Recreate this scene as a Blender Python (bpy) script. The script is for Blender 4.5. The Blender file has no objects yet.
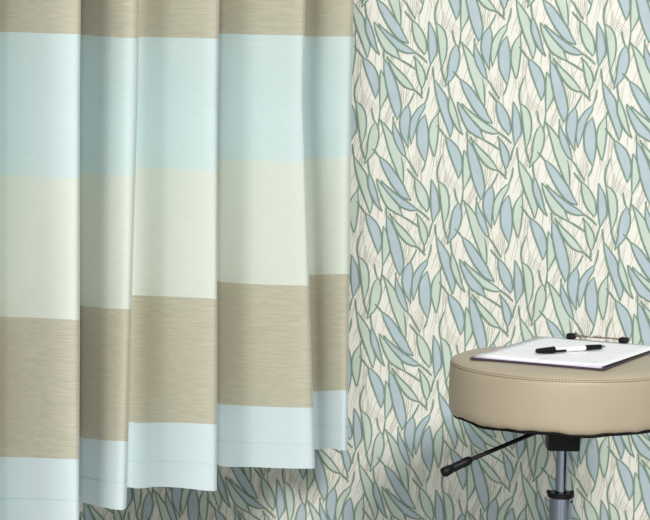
import bpy, bmesh, math, random
from mathutils import Vector, Matrix

random.seed(7)
scene = bpy.context.scene
C = scene.collection
PI = math.pi

# ------------------------------------------------------------------ camera
F_PX, CX, CY = 2200.0, 325.0, 260.0
CAM = Vector((0.0, -4.0, 1.10))
PITCH, YAW, ROLL = math.radians(5.47835437), math.radians(15.80635754), math.radians(1.2)


def m3(rows):
    return Matrix(rows)


cx, sx, cy, sy, cr, sr = math.cos(PITCH), math.sin(PITCH), math.cos(YAW), math.sin(YAW), math.cos(ROLL), math.sin(ROLL)
RC = m3(((cr, -sr, 0), (sr, cr, 0), (0, 0, 1))) @ m3(((1, 0, 0), (0, cx, -sx), (0, sx, cx))) @ m3(((cy, 0, sy), (0, 1, 0), (-sy, 0, cy)))
TOW = m3(((1, 0, 0), (0, 0, 1), (0, -1, 0)))            # (right, down, forward) of the wall -> world
right, down, fwd = [TOW @ Vector(RC[i]) for i in range(3)]
cam_data = bpy.data.cameras.new('camera')
cam_data.sensor_width = 36.0
cam_data.lens = F_PX / 650.0 * 36.0
cam_data.clip_end = 60
cam = bpy.data.objects.new('camera', cam_data)
C.objects.link(cam)
mw = Matrix.Identity(4)
for i in range(3):
    mw[i][0], mw[i][1], mw[i][2], mw[i][3] = right[i], -down[i], -fwd[i], CAM[i]
cam.matrix_world = mw
scene.camera = cam

# ------------------------------------------------------------------ world, lights, exposure
world = bpy.data.worlds.new('world')
scene.world = world
world.use_nodes = True
wn = world.node_tree
wtc = wn.nodes.new('ShaderNodeTexCoord')                        # gradient added for dark bands in the chrome: dim to the sides, bright behind the camera and overhead
wsep = wn.nodes.new('ShaderNodeSeparateXYZ')
wn.links.new(wtc.outputs['Generated'], wsep.inputs[0])
wab = wn.nodes.new('ShaderNodeMath')
wab.operation = 'ABSOLUTE'
wn.links.new(wsep.outputs[0], wab.inputs[0])
wr = wn.nodes.new('ShaderNodeValToRGB')
wr.color_ramp.elements[0].position = 0.35
wr.color_ramp.elements[0].color = (0.95, 0.98, 1.0, 1)
wr.color_ramp.elements[1].position = 0.8
wr.color_ramp.elements[1].color = (0.07, 0.075, 0.09, 1)
wn.links.new(wab.outputs[0], wr.inputs[0])
wn.links.new(wr.outputs[0], wn.nodes['Background'].inputs[0])
wn.nodes['Background'].inputs[1].default_value = 0.55


def area(name, loc, target, size, power, color):
    d = bpy.data.lights.new(name, 'AREA')
    d.shape = 'RECTANGLE'
    d.size, d.size_y = size
    d.energy = power
    d.color = color
    o = bpy.data.objects.new(name, d)
    C.objects.link(o)
    o.location = loc
    o.rotation_euler = (Vector(target) - Vector(loc)).to_track_quat('-Z', 'Y').to_euler()
    return o


area('key_light', (2.3, -5.6, 4.1), (-0.85, -0.2, 0.85), (1.1, 1.1), 365, (1.0, 0.99, 0.97))
area('front_light', (-0.75, -4.9, 1.6), (-1.0, -0.2, 0.9), (0.6, 0.8), 30, (1.0, 1.0, 1.0))

vs = scene.view_settings
vs.view_transform = 'Standard'
vs.look = 'None'
vs.exposure = 0.12
vs.gamma = 1.0
vs.use_curve_mapping = False


# ------------------------------------------------------------------ picking helpers (photo pixel + distance -> point in the room)
def ray(px, py):
    return (right * ((px - CX) / F_PX) + down * ((py - CY) / F_PX) + fwd)


def P(px, py, depth):
    return CAM + ray(px, py) * depth


def on_wall(px, py):
    r = ray(px, py)
    return CAM + r * ((0.0 - CAM.y) / r.y)


def on_level(px, py, z):
    r = ray(px, py)
    return CAM + r * ((z - CAM.z) / r.z)


def project(p):
    q = p - CAM
    w = q.dot(fwd)
    return CX + F_PX * q.dot(right) / w, CY + F_PX * q.dot(down) / w


# ------------------------------------------------------------------ materials
def lin(c):
    out = []
    for v in c:
        v /= 255.0
        out.append(v / 12.92 if v <= 0.04045 else ((v + 0.055) / 1.055) ** 2.4)
    return (*out, 1.0)


def mat(name, rgb, rough=0.6, metal=0.0, spec=0.5, noise=None, bump=None, sheen=0.0, trans=0.0):
    """noise = (scale xyz, strength): mottling of the thing's own colour; bump = (scale, strength)"""
    m = bpy.data.materials.new(name)
    m.use_nodes = True
    nt = m.node_tree
    b = nt.nodes['Principled BSDF']
    b.inputs['Base Color'].default_value = lin(rgb)
    b.inputs['Roughness'].default_value = rough
    b.inputs['Metallic'].default_value = metal
    b.inputs['Specular IOR Level'].default_value = spec
    if sheen:
        b.inputs['Sheen Weight'].default_value = sheen
    tc = nt.nodes.new('ShaderNodeTexCoord')
    if noise:
        mp = nt.nodes.new('ShaderNodeMapping')
        mp.inputs['Scale'].default_value = noise[0]
        nt.links.new(tc.outputs['Object'], mp.inputs['Vector'])
        n = nt.nodes.new('ShaderNodeTexNoise')
        n.inputs['Scale'].default_value = 1.0
        n.inputs['Detail'].default_value = 3.0
        nt.links.new(mp.outputs[0], n.inputs['Vector'])
        mr = nt.nodes.new('ShaderNodeMapRange')
        mr.inputs[1].default_value, mr.inputs[2].default_value = 0.3, 0.7
        mr.inputs[3].default_value, mr.inputs[4].default_value = 1 - noise[1], 1 + noise[1]
        nt.links.new(n.outputs[0], mr.inputs[0])
        mx = nt.nodes.new('ShaderNodeMix')
        mx.data_type = 'RGBA'
        mx.blend_type = 'MULTIPLY'
        mx.inputs[0].default_value = 1.0
        mx.inputs[6].default_value = lin(rgb)
        nt.links.new(mr.outputs[0], mx.inputs[7])
        nt.links.new(mx.outputs[2], b.inputs['Base Color'])
    if bump:
        mp2 = nt.nodes.new('ShaderNodeMapping')
        mp2.inputs['Scale'].default_value = bump[0]
        nt.links.new(tc.outputs['Object'], mp2.inputs['Vector'])
        n2 = nt.nodes.new('ShaderNodeTexNoise')
        n2.inputs['Scale'].default_value = 1.0
        n2.inputs['Detail'].default_value = 2.0
        nt.links.new(mp2.outputs[0], n2.inputs['Vector'])
        bp = nt.nodes.new('ShaderNodeBump')
        bp.inputs['Strength'].default_value = bump[1]
        bp.inputs['Distance'].default_value = 0.002
        nt.links.new(n2.outputs[0], bp.inputs['Height'])
        nt.links.new(bp.outputs[0], b.inputs['Normal'])
    return m


M_paper = mat('wallpaper_ground', (231, 229, 219), 0.75, spec=0.2, noise=((30, 30, 30), 0.025))
M_green = mat('wallpaper_leaf_green', (198, 210, 198), 0.75, spec=0.2, noise=((40, 40, 25), 0.04))
M_blue = mat('wallpaper_leaf_blue', (180, 194, 201), 0.75, spec=0.2, noise=((40, 40, 25), 0.05))
M_line = mat('wallpaper_outline', (124, 149, 134), 0.75, spec=0.2)
M_grass = mat('wallpaper_grass', (188, 188, 174), 0.75, spec=0.2)
M_floor = mat('floor_vinyl', (176, 178, 168), 0.5, noise=((9, 9, 9), 0.05))
M_base = mat('baseboard_paint', (228, 226, 220), 0.5)

SL = ((34, 34, 760))
M_c_beige = mat('curtain_beige', (181, 177, 158), 0.9, spec=0.1, noise=(SL, 0.11), bump=((60, 60, 900), 0.15), sheen=0.2)
M_c_blue = mat('curtain_pale_blue', (196, 212, 211), 0.85, spec=0.12, noise=(SL, 0.03), bump=((60, 60, 900), 0.1), sheen=0.15)
M_c_cream = mat('curtain_cream', (206, 212, 201), 0.85, spec=0.12, noise=(SL, 0.03), bump=((60, 60, 900), 0.1), sheen=0.15)
M_c_hem = mat('curtain_hem_blue', (199, 213, 215), 0.85, spec=0.12, noise=(SL, 0.025), bump=((60, 60, 900), 0.1), sheen=0.15)
M_stitch = mat('curtain_stitch', (186, 204, 208), 0.9)
M_vinyl = mat('seat_vinyl', (176, 162, 140), 0.42, spec=0.45, noise=((14, 14, 14), 0.03), bump=((500, 500, 500), 0.06))
M_vinyl_stitch = mat('seat_stitch', (112, 97, 74), 0.8)
M_black = mat('black_cloth', (20, 19, 18), 0.85, spec=0.2)
M_blackplastic = mat('black_plastic', (11, 11, 12), 0.5, spec=0.25)
M_chrome = mat('chrome', (150, 158, 178), 0.08, metal=1.0)
M_blacksteel = mat('black_steel', (15, 15, 16), 0.35, spec=0.4)
M_brass = mat('bronze_steel', (150, 132, 104), 0.35, metal=0.8)
M_board = mat('dark_board', (62, 52, 60), 0.5)
M_wire = mat('steel_wire', (205, 195, 196), 0.3, metal=0.7)
M_penwhite = mat('pen_white', (236, 235, 242), 0.3)
M_ring = mat('pen_ring', (150, 172, 205), 0.25, metal=0.6)
M_rubber = mat('grey_rubber', (70, 70, 72), 0.7)


def paper_mat(name, rgb, printed):
    m = mat(name, rgb, 0.7, spec=0.2)
    if not printed:
        return m
    nt = m.node_tree
    b = nt.nodes['Principled BSDF']
    tc = nt.nodes.new('ShaderNodeTexCoord')
    br = nt.nodes.new('ShaderNodeTexBrick')                # rows of faint print
    br.inputs['Color1'].default_value = lin(rgb)
    br.inputs['Color2'].default_value = lin((229, 227, 234))
    br.inputs['Mortar'].default_value = lin(rgb)
    br.inputs['Scale'].default_value = 1.0
    br.inputs['Brick Width'].default_value = 0.034
    br.inputs['Row Height'].default_value = 0.010
    br.inputs['Mortar Size'].default_value = 0.0032
    br.inputs['Bias'].default_value = 0.0
    nt.links.new(tc.outputs['Object'], br.inputs['Vector'])
    nt.links.new(br.outputs[0], b.inputs['Base Color'])
    return m


M_sheet = paper_mat('sheet_white', (249, 248, 251), True)
M_sheet2 = paper_mat('sheet_lilac', (226, 216, 236), False)


# ------------------------------------------------------------------ object helpers
def link(name, bm, m, parent=None, smooth=True, auto=None):
    me = bpy.data.meshes.new(name)
    bmesh.ops.recalc_face_normals(bm, faces=bm.faces)
    bm.to_mesh(me)
    bm.free()
    for p in me.polygons:
        p.use_smooth = smooth
    ms = m if isinstance(m, (list, tuple)) else [m]
    for x in ms:
        me.materials.append(x)
    if smooth and auto:
        me.set_sharp_from_angle(angle=math.radians(auto))
    o = bpy.data.objects.new(name, me)
    C.objects.link(o)
    if parent is not None:
        o.parent = parent
        o.matrix_parent_inverse = Matrix.Identity(4)
    return o


def tag(o, label, cat, group=None):
    o['label'] = label
    o['category'] = cat
    if group:
        o['group'] = group
    return o


def thing(name, label, cat, loc=(0, 0, 0), rz=0.0):
    o = bpy.data.objects.new(name, None)
    o.empty_display_size = 0.05
    C.objects.link(o)
    o.location = loc
    o.rotation_euler = (0, 0, rz)
    return tag(o, label, cat)


def box(bm, lo, hi, mtx=None):
    r = bmesh.ops.create_cube(bm, size=1.0)
    s = [hi[i] - lo[i] for i in range(3)]
    c = [(hi[i] + lo[i]) / 2 for i in range(3)]
    mt = Matrix.Translation(c) @ Matrix.Diagonal((*s, 1))
    bmesh.ops.transform(bm, matrix=(mtx @ mt) if mtx else mt, verts=r['verts'])
    return r['verts']


def bevel(bm, w, seg=3):
    bmesh.ops.bevel(bm, geom=list(bm.edges), offset=w, segments=seg, affect='EDGES', profile=0.5)


def lathe(bm, prof, n=64, center=(0, 0, 0), wob=None, mtx=None):
    rings = []
    for k, (r, z) in enumerate(prof):
        ring = []
        if r < 1e-6:
            v = Vector((0, 0, z)) + Vector(center)
            ring = [bm.verts.new(mtx @ v if mtx else v)]
        else:
            for i in range(n):
                a = 2 * PI * i / n
                dr, dz = wob(k, a) if wob else (0, 0)
                v = Vector(((r + dr) * math.cos(a), (r + dr) * math.sin(a), z + dz)) + Vector(center)
                ring.append(bm.verts.new(mtx @ v if mtx else v))
        rings.append(ring)
    for a, b in zip(rings, rings[1:]):
        if len(a) == 1 and len(b) == 1:
            continue
        for i in range(n):
            j = (i + 1) % n
            if len(a) == 1:
                bm.faces.new((a[0], b[i], b[j]))
            elif len(b) == 1:
                bm.faces.new((a[i], a[j], b[0]))
            else:
                bm.faces.new((a[i], a[j], b[j], b[i]))


def tube(bm, pts, radii, n=12, cap=True):
    pts = [Vector(p) for p in pts]
    if not isinstance(radii, (list, tuple)):
        radii = [radii] * len(pts)
    prev = None
    up = None
    first = None
    for i, p in enumerate(pts):
        t = (pts[min(i + 1, len(pts) - 1)] - pts[max(i - 1, 0)]).normalized()
        if up is None:
            up = Vector((0, 0, 1)) if abs(t.z) < 0.9 else Vector((1, 0, 0))
        a = t.cross(up).normalized()
        b = a.cross(t).normalized()
        up = b
        ring = [bm.verts.new(p + (a * math.cos(2 * PI * k / n) + b * math.sin(2 * PI * k / n)) * radii[i]) for k in range(n)]
        if prev:
            for k in range(n):
                j = (k + 1) % n
                bm.faces.new((prev[k], prev[j], ring[j], ring[k]))
        else:
            first = ring
        prev = ring
    if cap:
        bm.faces.new(first)
        bm.faces.new(prev)


def catmull(pts, sub=4, closed=False):
    out = []
    n = len(pts)
    for i in range(n if closed else n - 1):
        p1, p2 = pts[i], pts[(i + 1) % n]
        p0 = pts[i - 1] if (closed or i > 0) else [2 * a - b for a, b in zip(p1, p2)]
        p3 = pts[(i + 2) % n] if (closed or i + 2 < n) else [2 * b - a for a, b in zip(p1, p2)]
        for s in range(sub):
            t = s / sub
            out.append(tuple(0.5 * (2 * b + (c - a) * t + (2 * a - 5 * b + 4 * c - d) * t * t + (3 * b - a - 3 * c + d) * t ** 3)
                             for a, b, c, d in zip(p0, p1, p2, p3)))
    if not closed:
        out.append(tuple(pts[-1]))
    return out


# ================================================================== THE SETTING
WX0, WX1, WZ1 = -3.2, 1.2, 2.5

# ---- wall with its leaf paper: print traced for one repeat of the paper, laid over the wall in half-drop
US = (0.0784687763522846 * 4, -0.0009477903458079645 * 4)
VS = (0.003002182973412992 * 4, 0.07319609931235439 * 4)
U2 = (US[0], -US[1])            # (x, z) on the wall, z up
V2 = (VS[0], -VS[1])
H2 = ((U2[0] + V2[0]) / 2, (U2[1] + V2[1]) / 2)

# each leaf: (left edge, right edge, tail or stem lines, colour on even columns, on odd columns, traced on which column parity, hidden part of right edge)
LEAVES = [
 ('B', [(383.5,276),(385,281),(388,292),(392,307),(398,323),(403,335),(406,338)], [(383.5,276),(390,283),(396,292),(402,304),(404.5,315),(406,328),(406,338)], [[(383,275),(384,277)]], 'g', 'g', 0, 2.6, 8),
 ('T', [(383.5,226),(382.7,236),(382.5,250),(383,266)], [(383.5,226),(387,233),(389.5,243),(390,251),(386.5,259),(383,266)], [[(383,265),(381.7,277),(380,284.5)]], 'g', 'g', 0, 0, 0),
 ('E', [(428,259),(421,264.5),(415.5,272),(412.5,280),(412,290),(413.5,300.5)], [(428,259),(427,265),(422,274),(418,287),(413.5,300.5)], [[(431.7,244),(430.5,252),(428,259.5)]], 'b', 'g', 0, 0, 0),
 ('C', [(396,276),(395.5,285),(396.5,293),(399,300),(404,309),(408.5,312.5)], [(396,276),(399,284),(403.5,293),(406.5,303),(408.5,312.5)], [[(396,272),(396,277)],[(408,312),(412.5,318.5),(417,326.5),(420.5,332)]], 'b', 'b', 0, 0, 0),
 ('D', [(411,261),(405,268),(402.5,277),(403,286),(406,294),(411,303.5)], [(411,261),(413,270),(412.3,283),(410.8,293),(411,303.5)], [[(417,249.8),(414,255.5),(411,261),(407,265.5)]], 'b', 'b', 0, 0, 0),
 ('F', [(427.5,271),(422,278),(419.5,287),(420,301),(423,309),(428,319)], [(427.5,271),(429.5,280),(431,292),(430.5,305),(428,319)], [[(428,318),(426.2,324),(424,328.5)]], 'b', 'b', 0, 0, 0),
 ('G', [(440.5,270),(435,277),(432,285),(431.5,295),(433.5,304),(436.5,313)], [(440.5,270),(441,283),(440,296),(438.5,306),(436.5,313)], [[(441.7,265),(440.5,272)]], 'g', 'g', 0, 0, 0),
 ('H', [(366,213),(367,221),(370,231),(374,242),(378.5,254)], [(366,213),(371,216.5),(377,223),(381,232),(382,242),(380.5,249),(378.5,254)], [[(356.8,201.5),(361,206.5),(366,213.5)]], 'b', 'b', 0, 0, 0),
 ('A', [(379.5,156),(381,162),(384.5,170.5),(389,179.5),(394,187.5),(400,194.8),(405,198.2),(411.5,200.3)], [(379.5,156),(388.5,163),(396.5,174),(403,183.5),(407,192),(411.5,200.3)], [[(372.3,148.5),(376,152),(380,157)]], 'b', 'b', 0, 0, 0),
 ('I', [(415,177.5),(415.5,188),(417.5,197),(421,204),(427.3,211.7)], [(415,177.5),(421,183),(427,193),(429,202),(429,208),(427.3,211.7)], [[(407.3,168.4),(411,173),(416,179)]], 'g', 'b', 0, 0, 0),
 ('K', [(438.5,181),(440,192),(441.5,206),(443,218),(444,226.5)], [(438.5,181),(444,185),(448,192),(449.5,203),(448,215),(444,226.5)], [[(442.3,155),(438.8,164),(437.4,173),(438.3,182)],[(443.3,225),(445.5,232),(448.3,240)]], 'g', 'g', 0, 0, 0),
 ('J', [(431.6,179),(431,190),(431,205),(433,222.5)], [(431.6,179),(437,190),(439,200),(439.5,209),(436.5,216),(433,222.5)], [[(433.5,221),(430.8,228),(429.5,236.5)]], 'b', 'b', 0, 0, 0),
 ('L', [(458.5,202),(453.5,210),(451,221),(450,232),(447.2,244.3)], [(458.5,202),(461.5,208),(462,217),(460,226),(455.5,235),(447.2,244.3)], [[(455,188),(455.8,195),(458.5,203)]], 'b', 'g', 0, 0, 0),
 ('N', [(381.3,180),(384,187),(391,196),(397.5,203.5),(403,207.5),(411,210.2),(418.5,209.8)], [(381.3,180),(386,185),(393,191),(402,198),(411,204),(418.5,209.8)], [[(418,209.5),(424,214),(430,220)]], 'b', 'g', 0, 0, 0),
 ('M', [(377,178.3),(378,185),(381.5,195),(387,206),(394,211.5),(403.3,216.3)], [(377,178.3),(384,187),(391,196),(398,203.5),(400.5,209.5),(403.3,216.3)], [[(402.5,216),(411,221),(418.7,226.3)]], 'g', 'b', 0, 0, 0),
 ('O', [(369.8,172.5),(368.5,179),(369,188),(373,198),(377.5,206),(382.8,211.3)], [(369.8,172.5),(373.5,181),(377,192),(379.5,203),(382.8,211.3)], [[(368.4,158),(368.6,166),(370.2,174)]], 'b', 'g', 0, 0, 0),
 ('P', [(436.5,236),(438,248),(442,264),(447.5,279),(453,294.3)], [(436.5,236),(443,245),(449.5,255.5),(451,267),(454,277),(455.5,284),(453,294.3)], [[(435.3,224),(435.8,230),(437,238)]], 'g', 'b', 1, 0, 0),
 ('Q', [(387,215.5),(387,228),(389,242),(392,254),(396,266),(400.3,275.3)], [(387,215.5),(391,220.5),(396,231),(400.3,243),(403,255),(404,264),(402.5,271),(400.3,275.3)], [[(386.6,207.5),(387,217)]], 'b', 'b', 0, 0, 0),
 ('R', [(391,215),(394,224),(398,232),(404,240),(410,244.5),(417.3,246.7)], [(391,215),(397,222),(405,230),(411.5,237.5),(417.3,246.7)], [[(390.3,212.8),(391.4,217)],[(416.8,246),(421.5,250.3),(425.7,255)]], 'g', 'g', 0, 0, 0),
 ('S', [(417.5,214),(419,225),(421,236),(424.6,245.5)], [(417.5,214),(423,221),(427,229),(428,236),(426.5,242),(424.6,245.5)], [[(416.2,212.8),(418.3,215.5)],[(424.6,244.5),(424.4,252)]], 'g', 'b', 0, 0, 0),
]


def w2(pt):
    p = on_wall(*pt)
    return (p.x, p.z)


def off_for(parity):
    return (0.0, 0.0) if parity == 0 else (-H2[0], -H2[1])


def ribbon(poly, w0, w1=None):
    """flat stroke along a polyline in the wall plane, tapering at both ends"""
    n = len(poly)
    vs_, fs = [], []
    for i, p in enumerate(poly):
        q0, q1 = poly[max(i - 1, 0)], poly[min(i + 1, n - 1)]
        tx, tz = q1[0] - q0[0], q1[1] - q0[1]
        l = math.hypot(tx, tz) or 1.0
        t = i / (n - 1)
        w = w0 * (0.55 + 0.45 * math.sin(PI * min(max(t, 0.0), 1.0)))
        vs_.append((p[0] - tz / l * w, p[1] + tx / l * w))
        vs_.append((p[0] + tz / l * w, p[1] - tx / l * w))
        if i:
            fs.append((2 * i - 2, 2 * i - 1, 2 * i + 1, 2 * i))
    return vs_, fs


fills, strokes = [], []                                        # local to one repeat
for idx, (nm, le, ri, extra, c0, c1, par, hid0, hid1) in enumerate(LEAVES):
    ox, oz = off_for(par)
    L = [(a + ox, b + oz) for a, b in (w2(p) for p in catmull(le, 4))]
    Rr = [(a + ox, b + oz) for a, b in (w2(p) for p in catmull(ri, 4))]
    fills.append((L + Rr[-2:0:-1], c0, c1, idx))
    strokes.append(ribbon(L, 0.0015))
    if nm == 'B':                                              # the middle of this edge lies under leaf C
        strokes.append(ribbon(Rr[:9], 0.0015))
        strokes.append(ribbon(Rr[15:], 0.0015))
    elif nm == 'E':
        strokes.append(ribbon(Rr, 0.0013))
    else:
        strokes.append(ribbon(Rr, 0.0015))
    for ln in extra:
        strokes.append(ribbon([(a + ox, b + oz) for a, b in (w2(p) for p in catmull(ln, 4))], 0.0016))

rg = random.Random(11)
grass = []
for k in range(34):                                            # tufts of fine grass lines behind the leaves
    s, t = rg.random(), (k + rg.random()) / 34
    bx, bz = H2[0] * s + V2[0] * t, H2[1] * s + V2[1] * t
    a0 = rg.gauss(0.17, 0.13)
    for q in range(rg.choice((2, 3, 3, 4))):
        a = a0 + rg.gauss(0, 0.06)
        ln = rg.uniform(0.05, 0.12)
        x0, z0 = bx + rg.uniform(-0.018, 0.018), bz + rg.uniform(-0.02, 0.02)
        bend = rg.uniform(-0.004, 0.004)
        pl = [(x0 + math.sin(a) * ln * (u - 0.5) + bend * math.sin(PI * u), z0 + math.cos(a) * ln * (u - 0.5)) for u in (0, 0.33, 0.67, 1)]
        grass.append(ribbon(pl, rg.uniform(0.00042, 0.0007)))
for k in range(4):                                             # the little cross hatch
    a = on_wall(364 + k * 0.6, 249 + k * 3.4)
    b = on_wall(383 - k * 1.6, 265 + k * 1.8)
    pl = [(a.x + (b.x - a.x) * u, a.z + (b.z - a.z) * u) for u in (0, 0.5, 1)]
    grass.append(ribbon(pl, 0.0004))

V, Fc, Mi = [], [], []
V += [(WX0, 0, 0), (WX1, 0, 0), (WX1, 0, WZ1), (WX0, 0, WZ1), (WX0, 0.1, 0), (WX1, 0.1, 0), (WX1, 0.1, WZ1), (WX0, 0.1, WZ1)]
Fc += [(0, 1, 2, 3), (5, 4, 7, 6), (4, 0, 3, 7), (1, 5, 6, 2), (3, 2, 6, 7), (4, 5, 1, 0)]
Mi += [0] * 6
anchor = (w2((411, 230)))


def inside(poly, dx, dz):
    return all(WX0 < a + dx < WX1 and 0.01 < b + dz < WZ1 - 0.005 for a, b in poly)


for k in range(-18, 22):
    for mm in range(-20, 20):
        dx, dz = H2[0] * k + V2[0] * mm, H2[1] * k + V2[1] * mm
        ax, az = anchor[0] + dx, anchor[1] + dz
        if not (WX0 - 0.3 < ax < WX1 + 0.3 and -0.35 < az < WZ1 + 0.35):
            continue
        for poly, c0, c1, li in fills:
            if not inside(poly, dx, dz):
                continue
            y = -0.0012 - 0.00002 * li
            base = len(V)
            V += [(a + dx, y, b + dz) for a, b in poly]
            Fc.append(tuple(range(base, base + len(poly))))
            Mi.append(1 if (c0 if k % 2 == 0 else c1) == 'g' else 2)
        for si, (pv, pf) in enumerate(strokes):
            if not inside(pv, dx, dz):
                continue
            base = len(V)
            V += [(a + dx, -0.0017 - 0.000012 * si, b + dz) for a, b in pv]
            for f in pf:
                Fc.append(tuple(base + i for i in f))
                Mi.append(3)
        for si, (pv, pf) in enumerate(grass):
            if not inside(pv, dx, dz):
                continue
            base = len(V)
            V += [(a + dx, -0.00003 - 0.000007 * si, b + dz) for a, b in pv]
            for f in pf:
                Fc.append(tuple(base + i for i in f))
                Mi.append(4)
me = bpy.data.meshes.new('wall_back')
me.from_pydata(V, [], Fc)
me.polygons.foreach_set('material_index', Mi)
for m_ in (M_paper, M_green, M_blue, M_line, M_grass):
    me.materials.append(m_)
me.update()
wall = bpy.data.objects.new('wall_back', me)
C.objects.link(wall)
wall['kind'] = 'structure'

bm = bmesh.new()
box(bm, (WX0, -5.2, -0.08), (WX1, 0.1, 0.0))
fl = link('floor', bm, M_floor, smooth=False)
fl['kind'] = 'structure'
bm = bmesh.new()
box(bm, (WX0, -0.014, 0.0), (WX1, -0.001, 0.09))
bb = link('baseboard_back', bm, M_base, smooth=False)
bb['kind'] = 'structure'

# ================================================================== THE CURTAIN
# plan of the folds: x in the photo on two rows and distance from the camera; rows of the band edges on the same points
#        x@100  x@430  depth   b1   b2     b3     b4    hem   visible
CP = [
 (-58,  -58, 3.345, 31, 174.0, 316.5, 456.5, 525, 1),
 (-30,  -30, 3.300, 31, 174.5, 317.0, 457.0, 526, 1),
 (-10,  -10, 3.450, 32, 175.0, 317.0, 457.0, 527, 1),
 (8,      8, 3.402, 32, 175.0, 317.0, 457.0, 526, 1),
 (28,    28, 3.357, 32.5, 175.5, 317.5, 457.5, 526, 1),
 (52,    52, 3.318, 33.5, 177.0, 318.5, 458.5, 527, 1),
 (73,    73, 3.305, 34, 178.0, 319.5, 459.0, 528, 1),
 (79.0, 79.0, 3.325, 34, 178.0, 319.5, 459.0, 527, 1),
 (77,    77, 3.400, 0, 0, 0, 0, 0, 0),
 (74,    73, 3.480, 0, 0, 0, 0, 0, 0),
 (76,    76, 3.575, 0, 0, 0, 0, 0, 0),
 (84,    83, 3.548, 35, 173.0, 306.0, 437.5, 502, 1),
 (96,    94, 3.508, 36, 174.0, 307.0, 439.0, 505, 1),
 (110,  106, 3.470, 37, 175.0, 308.5, 440.5, 507.5, 1),
 (128,  121, 3.452, 38, 175.5, 309.0, 441.0, 510, 1),
 (137.0, 127.5, 3.470, 38, 175.5, 309.0, 441.0, 508, 1),
 (136.0, 127.5, 3.540, 0, 0, 0, 0, 0, 0),
 (131.5, 124.5, 3.620, 0, 0, 0, 0, 0, 0),
 (133, 127.5, 3.665, 0, 0, 0, 0, 0, 0),
 (142,  139, 3.668, 37, 167.5, 295.5, 423.0, 488.5, 1),
 (155,  154, 3.652, 37, 168.0, 296.0, 422.5, 487.0, 1),
 (170,  169, 3.630, 37.5, 169.0, 296.5, 422.5, 486.8, 1),
 (192,  190, 3.611, 38, 170.0, 297.5, 423.0, 488.5, 1),
 (211,  210, 3.604, 38.5, 171.0, 298.5, 424.0, 491, 1),
 (217.3, 216.2, 3.622, 38.5, 171.0, 298.5, 424.0, 490, 1),
 (216,  215, 3.700, 0, 0, 0, 0, 0, 0),
 (214,  213, 3.790, 0, 0, 0, 0, 0, 0),
 (215,  214, 3.890, 0, 0, 0, 0, 0, 0),
 (222,  221, 3.878, 33.5, 159.0, 282.0, 404.5, 466.0, 1),
 (235,  234, 3.857, 34, 160.0, 283.0, 405.0, 467.0, 1),
 (252,  252, 3.836, 34.5, 160.5, 284.0, 406.0, 467.0, 1),
 (276,  280, 3.822, 35, 161.0, 285.0, 407.0, 468.0, 1),
 (297,  305, 3.815, 35.5, 161.5, 285.5, 407.5, 468.5, 1),
 (303,  313, 3.832, 35.5, 161.5, 285.5, 407.5, 468.0, 1),
 (301,  311, 3.900, 0, 0, 0, 0, 0, 0),
 (297,  307, 3.975, 0, 0, 0, 0, 0, 0),
 (299,  309, 4.045, 0, 0, 0, 0, 0, 0),
 (308,  317, 4.036, 36.5, 159.0, 275.0, 391.5, 449.5, 1),
 (320,  326, 4.006, 36.5, 158.0, 274.5, 391.0, 448.5, 1),
 (336,  338, 3.987, 36.5, 157.5, 274.0, 390.5, 449.5, 1),
 (347,  345, 3.985, 36.5, 157.0, 274.0, 390.5, 450.5, 1),
 (351,  347.5, 4.005, 36.5, 157.0, 274.0, 390.5, 450.0, 1),
 (350,  346.5, 4.040, 0, 0, 0, 0, 0, 0),
 (345,  342, 4.055, 0, 0, 0, 0, 0, 0),
]
top_xy, bot_xy, zt, zb = [], [], [], []
for (xa, xb, d, *_r) in CP:
    a, b = P(xa, 100, d), P(xb, 430, d)
    top_xy.append(a)
    bot_xy.append(b)


def at_z(a, b, z):
    t = min((z - b.z) / (a.z - b.z), 1.0)
    return Vector((b.x + (a.x - b.x) * t, b.y + (a.y - b.y) * t, z))


def z_for_row(a, b, y):
    lo, hi = -0.5, 2.0
    for _ in range(50):
        m_ = (lo + hi) / 2
        if project(at_z(a, b, m_))[1] > y:
            lo = m_
        else:
            hi = m_
    return (lo + hi) / 2


rows = []                                                       # z of the four band edges and the hem
for b in range(5):
    zs = [z_for_row(top_xy[i], bot_xy[i], CP[i][3 + b]) if CP[i][8] else None for i in range(len(CP))]
    vis = [i for i in range(len(CP)) if CP[i][8]]
    for i in range(len(CP)):
        if zs[i] is None:
            p = max([v for v in vis if v < i], default=None)
            n = min([v for v in vis if v > i], default=None)
            if n is None:
                zs[i] = zs[p]
            else:
                zs[i] = zs[p] + (zs[n] - zs[p]) * (i - p) / (n - p)
    rows.append(zs)
# the hem is cut level: smooth it a little along the cloth
ctrl = [(top_xy[i].x, top_xy[i].y, top_xy[i].z, bot_xy[i].x, bot_xy[i].y, bot_xy[i].z, rows[0][i], rows[1][i], rows[2][i], rows[3][i], rows[4][i]) for i in range(len(CP))]
fine = catmull(ctrl, 6)
Z_TOP = 2.25
rw = random.Random(3)


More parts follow.
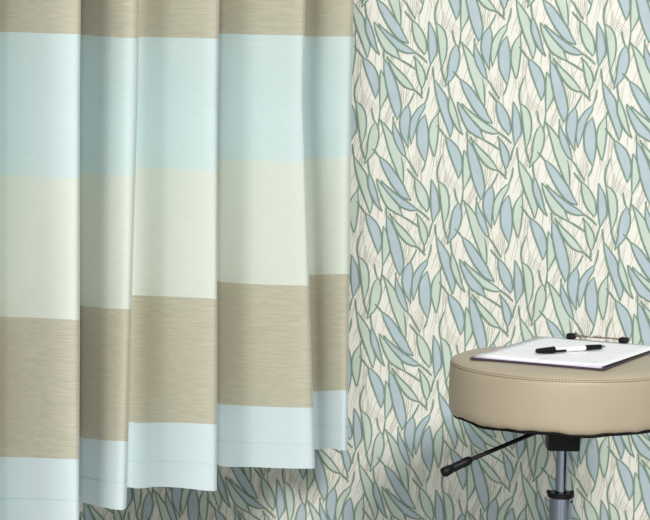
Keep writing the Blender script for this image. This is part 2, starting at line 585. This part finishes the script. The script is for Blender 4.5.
def cloth(name, upper, lower, nrow, material, parent, thick=0.0012, shift=0.0):
    """upper / lower give the z of the strip's edges at a point of the plan"""
    bm = bmesh.new()
    grid = []
    for i, c in enumerate(fine):
        a, b = Vector(c[0:3]), Vector(c[3:6])
        zu, zl = upper(c), lower(c)
        col = []
        for r in range(nrow + 1):
            z = zu + (zl - zu) * r / nrow
            p = at_z(a, b, z)
            s = i / 6.0
            k = 0.0012 * math.sin(s * 1.3 + z * 5.0) + 0.0006 * math.sin(s * 2.1 - z * 11.0)
            p.y += k
            col.append(bm.verts.new(p))
        grid.append(col)
    for ca, cb in zip(grid, grid[1:]):
        for r in range(nrow):
            bm.faces.new((ca[r], ca[r + 1], cb[r + 1], cb[r]))
    o = link(name, bm, material, parent)
    md = o.modifiers.new('thickness', 'SOLIDIFY')
    md.thickness = thick
    md.offset = shift
    md.use_rim = False
    return o


HEMF = 0.60
curtain = thing('curtain', 'pleated fabric curtain in wide beige, pale blue and cream bands before leaf wallpaper', 'curtain', (0, 0, 0))
o = cloth('fabric_band', lambda c: Z_TOP, lambda c: c[6], 14, M_c_beige, curtain)
o['label'] = 'upper beige band'
o = cloth('fabric_band', lambda c: c[6], lambda c: c[7], 10, M_c_blue, curtain)
o['label'] = 'pale blue band'
o = cloth('fabric_band', lambda c: c[7], lambda c: c[8], 10, M_c_cream, curtain)
o['label'] = 'cream band'
o = cloth('fabric_band', lambda c: c[8], lambda c: c[9], 10, M_c_beige, curtain)
o['label'] = 'lower beige band'
low = cloth('fabric_band', lambda c: c[9], lambda c: c[9] + (c[10] - c[9]) * HEMF, 5, M_c_hem, curtain)
low['label'] = 'bottom pale blue band'
hem = cloth('hem', lambda c: c[9] + (c[10] - c[9]) * HEMF, lambda c: c[10], 5, M_c_hem, low)
seamline = cloth('hem_stitch', lambda c: c[9] + (c[10] - c[9]) * HEMF + 0.0006, lambda c: c[9] + (c[10] - c[9]) * HEMF - 0.0006, 1, M_stitch, hem, thick=0.0016)
hem['label'] = 'doubled hem below the stitch line'

# ================================================================== THE STOOL
SEAT_D = 3.60
sc_ = P(565, 361.5, SEAT_D)
SX, SY, SZ = sc_.x, sc_.y, sc_.z                                # centre of the seat at the level of its seam
stool = thing('stool', 'round beige vinyl stool on a chrome post, clipboard lying on its seat', 'stool', (SX, SY, 0))
RS = 0.1885
prof = [(0.0, 0.0065), (0.06, 0.0065), (0.12, 0.0063), (0.150, 0.0060), (0.166, 0.0048), (0.176, 0.0028), (0.1815, 0.0004), (0.1838, -0.0016),
        (0.1844, -0.0030), (0.1858, -0.0036), (0.1872, -0.0060), (0.1880, -0.012), (0.1886, -0.026), (0.1888, -0.042), (0.1886, -0.058),
        (0.1882, -0.072), (0.1872, -0.080), (0.1848, -0.0857), (0.1800, -0.0886), (0.174, -0.0894), (0.165, -0.0896), (0.0, -0.0896)]


def seat_wob(k, a):
    if k < 8:
        return (0, 0)
    f = min(max((k - 12) / 6, 0), 1)
    return (0.0006 * math.sin(9 * a + 1) * f + 0.0003 * math.sin(23 * a) * f,
            (0.0012 * math.sin(7 * a + 0.6) + 0.0008 * math.sin(13 * a + 2.0) + 0.0006 * math.sin(29 * a)) * f)


bm = bmesh.new()
lathe(bm, [(r, z + SZ) for r, z in prof], 160, wob=seat_wob)
seat = link('seat_cushion', bm, M_vinyl, stool)
seat['label'] = 'beige vinyl cushion'
bm = bmesh.new()                                                # welted seam around the top edge
ring = [(0.1846 * math.cos(2 * PI * i / 160), 0.1846 * math.sin(2 * PI * i / 160), SZ - 0.0022) for i in range(160)]
nn = 8
vr = []
for i in range(160):
    a = 2 * PI * i / 160
    vr.append([bm.verts.new(((0.1846 + 0.0015 * math.cos(2 * PI * k / nn)) * math.cos(a), (0.1846 + 0.0015 * math.cos(2 * PI * k / nn)) * math.sin(a),
                             SZ - 0.0020 + 0.0015 * math.sin(2 * PI * k / nn))) for k in range(nn)])
for i in range(160):
    for k in range(nn):
        bm.faces.new((vr[i][k], vr[i][(k + 1) % nn], vr[(i + 1) % 160][(k + 1) % nn], vr[(i + 1) % 160][k]))
link('seam_welt', bm, M_vinyl, seat)
bm = bmesh.new()
NS = 230
for i in range(NS):
    a = 2 * PI * i / NS
    mt = Matrix.Rotation(a, 4, 'Z') @ Matrix.Translation((0.1868, 0, SZ - 0.0058))
    box(bm, (-0.0005, -0.0014, -0.0008), (0.0008, 0.0014, 0.0008), mt)
st = link('seam_stitching', bm, M_vinyl_stitch, seat, smooth=False)
st['label'] = 'row of darker stitches'
bm = bmesh.new()
lathe(bm, [(0.0, SZ - 0.0892), (0.176, SZ - 0.0892), (0.1800, SZ - 0.0892), (0.1805, SZ - 0.0908), (0.1780, SZ - 0.0935), (0.0, SZ - 0.0935)], 128,
      wob=lambda k, a: (0.0012 * math.sin(11 * a + 1.0) + 0.0008 * math.sin(27 * a), 0.0012 * math.sin(7 * a + 0.6) + 0.0007 * math.sin(13 * a + 2) if k in (2, 3, 4) else 0))
o = link('seat_underside', bm, M_black, stool)
o['label'] = 'black cloth underside'
ZU = SZ - 0.0935
ZMB = P(564, 453.5, SEAT_D - 0.03).z
# mounting block
bm = bmesh.new()
ang = math.radians(16)
box(bm, (-0.0262, -0.0262, ZMB), (0.0262, 0.0262, ZU), Matrix.Rotation(ang, 4, 'Z'))
bevel(bm, 0.002, 2)
link('mounting_block', bm, M_blackplastic, stool, auto=40)
# gas lift rod and outer column
bm = bmesh.new()
zc = P(564, 496.5, SEAT_D).z
lathe(bm, [(0.0, zc - 0.05), (0.0098, zc - 0.05), (0.0098, ZMB + 0.003), (0.0, ZMB + 0.003)], 48)
link('lift_rod', bm, M_chrome, stool, auto=40)
bm = bmesh.new()
lathe(bm, [(0.0105, zc + 0.003), (0.0205, zc + 0.003), (0.0222, zc + 0.001), (0.0222, zc - 0.004), (0.0190, zc - 0.006), (0.0105, zc - 0.006)], 48)
col = link('column_collar', bm, M_blackplastic, stool, auto=40)
for s in (1, -1):
    bm = bmesh.new()
    bmesh.ops.create_uvsphere(bm, u_segments=14, v_segments=8, radius=0.0036, matrix=Matrix.Translation((s * 0.0195 * math.cos(ang), s * 0.0195 * math.sin(ang) - 0.006, zc + 0.0042)))
    link('collar_lug', bm, M_blackplastic, col)
bm = bmesh.new()
lathe(bm, [(0.0, 0.10), (0.0190, 0.10), (0.0190, zc - 0.004), (0.0180, zc - 0.003), (0.0, zc - 0.003)], 48)
colm = link('outer_column', bm, M_chrome, stool, auto=40)
bm = bmesh.new()
bmesh.ops.create_uvsphere(bm, u_segments=10, v_segments=8, radius=0.0022, matrix=Matrix.Translation((0.0188, -0.004, zc - 0.011)))
link('set_screw', bm, M_blacksteel, colm)
# height lever with a moulded grip
base = Vector((SX, SY, 0))
p0 = P(560, 420.5, SEAT_D) - base
p0.z = ZU - 0.006
p1 = P(471.0, 459.5, SEAT_D - 0.055) - base
p2 = P(442, 473.2, SEAT_D - 0.075) - base
bm = bmesh.new()
tube(bm, [p0, p0.lerp(p1, 0.3), p0.lerp(p1, 0.7), p1, p1.lerp(p2, 0.3)], 0.0036, 14)
lever = link('height_lever', bm, M_blacksteel, stool, auto=50)
bm = bmesh.new()
ts = [0.0, 0.02, 0.08, 0.30, 0.34, 0.60, 0.66, 0.70, 0.93, 0.985, 1.0]
rs = [0.0044, 0.0062, 0.0072, 0.0074, 0.0068, 0.0072, 0.0064, 0.0078, 0.0082, 0.0068, 0.0040]
tube(bm, [p1.lerp(p2, t) for t in ts], rs, 16)
link('lever_grip', bm, M_blackplastic, lever, auto=60)
# five-star base on casters (below the frame)
bm = bmesh.new()
lathe(bm, [(0.0, 0.095), (0.030, 0.095), (0.032, 0.10), (0.032, 0.135), (0.026, 0.15), (0.0205, 0.152), (0.0, 0.152)], 40)
link('base_hub', bm, M_chrome, stool, auto=40)
for k in range(5):
    a = 2 * PI * k / 5 + 0.35
    dx, dy = math.cos(a), math.sin(a)
    bm = bmesh.new()
    tube(bm, [(dx * 0.02, dy * 0.02, 0.12), (dx * 0.12, dy * 0.12, 0.108), (dx * 0.25, dy * 0.25, 0.082), (dx * 0.262, dy * 0.262, 0.080)], [0.016, 0.014, 0.011, 0.008], 16)
    lg = link('base_leg', bm, M_chrome, stool, auto=50)
    bm = bmesh.new()
    tube(bm, [(dx * 0.25, dy * 0.25, 0.084), (dx * 0.25, dy * 0.25, 0.045)], 0.006, 12)
    fk = link('caster', bm, M_blackplastic, lg, auto=50)
    bm = bmesh.new()
    for s in (-1, 1):
        mt = Matrix.Translation((dx * 0.25 - dy * 0.010 * s, dy * 0.25 + dx * 0.010 * s, 0.026)) @ Matrix.Rotation(a, 4, 'Z') @ Matrix.Rotation(PI / 2, 4, 'X')
        lathe(bm, [(0.0, -0.007), (0.022, -0.007), (0.0255, -0.004), (0.0255, 0.004), (0.022, 0.007), (0.0, 0.007)], 28, mtx=mt)
    tube(bm, [(dx * 0.25 - dy * 0.012, dy * 0.25 + dx * 0.012, 0.026), (dx * 0.25 + dy * 0.012, dy * 0.25 - dx * 0.012, 0.026)], 0.004, 10)
    tube(bm, [(dx * 0.25, dy * 0.25, 0.026), (dx * 0.25, dy * 0.25, 0.05)], 0.005, 10)
    o = link('caster_wheels', bm, M_rubber, stool, auto=50)

# ================================================================== CLIPBOARD, PAPERS, PEN
ZB = SZ + 0.0067                                                # underside of the board
BT = 0.0028
ZP = ZB + BT
Lc, Fcn, Bc = on_level(476, 357, ZP), on_level(597, 370, ZP), on_level(540, 334, ZP + 0.003)
e1 = (Fcn - Lc)
e2 = (Bc - Lc)
e1.z = e2.z = 0
a1, a2 = math.atan2(e1.y, e1.x), math.atan2(e2.y, e2.x)
mid = (a1 + a2) / 2
rot = 0.14 * a1 + 0.86 * (a2 - PI / 2)                                              # board x axis along the front edge
print('CLIP', e1.length, e2.length, math.degrees(a1), math.degrees(a2), 'rot', math.degrees(rot))
WB, HB = 0.228, 0.318
org = (Lc + Fcn) / 2                                            # middle of the front short edge
clip = thing('clipboard', 'dark clipboard with a bronze bar clip lying on the beige stool seat', 'clipboard', (org.x, org.y, ZB), rot)
bm = bmesh.new()
vsb = box(bm, (-WB / 2, 0, 0), (WB / 2, HB, BT))
ed = [e for e in bm.edges if abs(e.verts[0].co.z - e.verts[1].co.z) > 0.001]
bmesh.ops.bevel(bm, geom=ed, offset=0.006, segments=4, affect='EDGES', profile=0.5)
link('board', bm, M_board, clip, smooth=False)
yc = HB - 0.014
HC = 0.0125
bm = bmesh.new()
box(bm, (-0.043, yc - 0.0045, HC - 0.0024), (0.043, yc + 0.0045, HC))
bevel(bm, 0.001, 2)
barc = link('clip_bar', bm, M_brass, clip, auto=40)
barc['label'] = 'bronze metal bar'
for s in (-1, 1):
    bm = bmesh.new()
    box(bm, (s * 0.047 - 0.0075, yc - 0.009, BT + 0.0026), (s * 0.047 + 0.0075, yc + 0.008, HC + 0.0025))
    bevel(bm, 0.0028, 3)
    o = link('clip_foot', bm, M_blackplastic, clip, auto=40)
    o['label'] = 'black rubber foot of the clip'
bm = bmesh.new()
wp = [(-0.030, yc - 0.003, HC - 0.002), (-0.018, yc - 0.008, HC - 0.002), (-0.006, yc - 0.006, HC + 0.001), (0.004, yc - 0.003, HC + 0.0025), (0.016, yc - 0.008, HC - 0.002), (0.030, yc - 0.003, HC - 0.003)]
tube(bm, catmull(wp, 5), 0.0009, 8)
link('clip_wire', bm, M_wire, clip)

SHEETS = [
 ('sheet_of_paper', 'lilac tinted bottom sheet edging out under the white papers on the clipboard', 0.0, 0.0, 0.0, M_sheet2, 0.0004),
 ('sheet_of_paper', 'middle white sheet, its front edge just below the top page on the clipboard', 0.5, 0.0005, 0.002, M_sheet, 0.0010),
 ('sheet_of_paper', 'topmost white printed sheet with the pen lying on it', -0.4, 0.0045, 0.0065, M_sheet, 0.0016),
]
PW, PH = 0.214, 0.297
bd = Matrix.Translation((org.x, org.y, ZB)) @ Matrix.Rotation(rot, 4, 'Z')
for k, (nm, lab, ang_, ox, oy, mt, dz) in enumerate(SHEETS):
    bm = bmesh.new()
    g = []
    NX, NY = 12, 14
    for i in range(NX + 1):
        rowv = []
        for j in range(NY + 1):
            u, v = i / NX, j / NY
            lift = 0.0012 * k * (1 - v) * (0.4 + 0.6 * abs(2 * u - 1)) ** 2 + 0.0006 * k * math.sin(3 * u + 1) * (1 - v) * v
            rowv.append(bm.verts.new(((u - 0.5) * PW, v * PH, max(lift, 0))))
        g.append(rowv)
    for i in range(NX):
        for j in range(NY):
            bm.faces.new((g[i][j], g[i + 1][j], g[i + 1][j + 1], g[i][j + 1]))
    so = link(nm, bm, mt)
    md = so.modifiers.new('thickness', 'SOLIDIFY')
    md.thickness = 0.0005
    md.offset = -1
    so.matrix_world = bd @ Matrix.Translation((ox, 0.003 + oy, BT + 0.0006 + dz)) @ Matrix.Rotation(math.radians(ang_), 4, 'Z')
    tag(so, lab, 'paper')

# pen with a black cap pushed on its back end
ZT = ZP + 0.0034
q0, q1 = on_level(536, 354.2, ZT), on_level(605, 349.6, ZT)
ax = (q1 - q0)
LP = ax.length
print('PEN', LP)
pen = thing('pen', 'white barrelled pen with black cap and black grip lying on the papers', 'pen', (q0.x, q0.y, ZT), math.atan2(ax.y, ax.x))
RX = Matrix.Rotation(PI / 2, 4, 'Y')


def along(prof, z=0.0):
    bm = bmesh.new()
    lathe(bm, prof, 28, mtx=Matrix.Translation((0, 0, z)) @ RX)
    return bm


def pp(f):
    return f * LP


RB = 0.0042
zc_ = 0.0052
link('barrel', along([(0.0, pp(0.10)), (RB, pp(0.10)), (RB, pp(0.71)), (0.0, pp(0.71))], zc_), M_penwhite, pen, auto=40)['label'] = 'white barrel'
capo = link('cap', along([(0.0, 0.0), (0.0030, 0.0004), (0.0040, 0.003), (0.0058, pp(0.245)), (0.0058, pp(0.255)), (0.0, pp(0.257))], zc_), M_blackplastic, pen, auto=40)
capo['label'] = 'black cap'
bm = bmesh.new()
box(bm, (pp(0.04), -0.0072, zc_ - 0.0036), (pp(0.40), -0.0048, zc_ + 0.0004))
bevel(bm, 0.0007, 2)
link('pocket_clip', bm, M_blackplastic, capo, auto=40)
link('grip', along([(0.0, pp(0.70)), (0.0045, pp(0.70)), (0.0046, pp(0.80)), (0.0040, pp(0.935)), (0.0, pp(0.936))], zc_), M_blackplastic, pen, auto=40)['label'] = 'black grip'
link('ring', along([(0.0, pp(0.933)), (0.0038, pp(0.933)), (0.0030, pp(0.965)), (0.0, pp(0.966))], zc_), M_ring, pen, auto=40)['label'] = 'bluish metal ring'
link('tip', along([(0.0, pp(0.963)), (0.0026, pp(0.963)), (0.0008, pp(0.998)), (0.0, pp(1.0))], zc_), M_blackplastic, pen, auto=40)
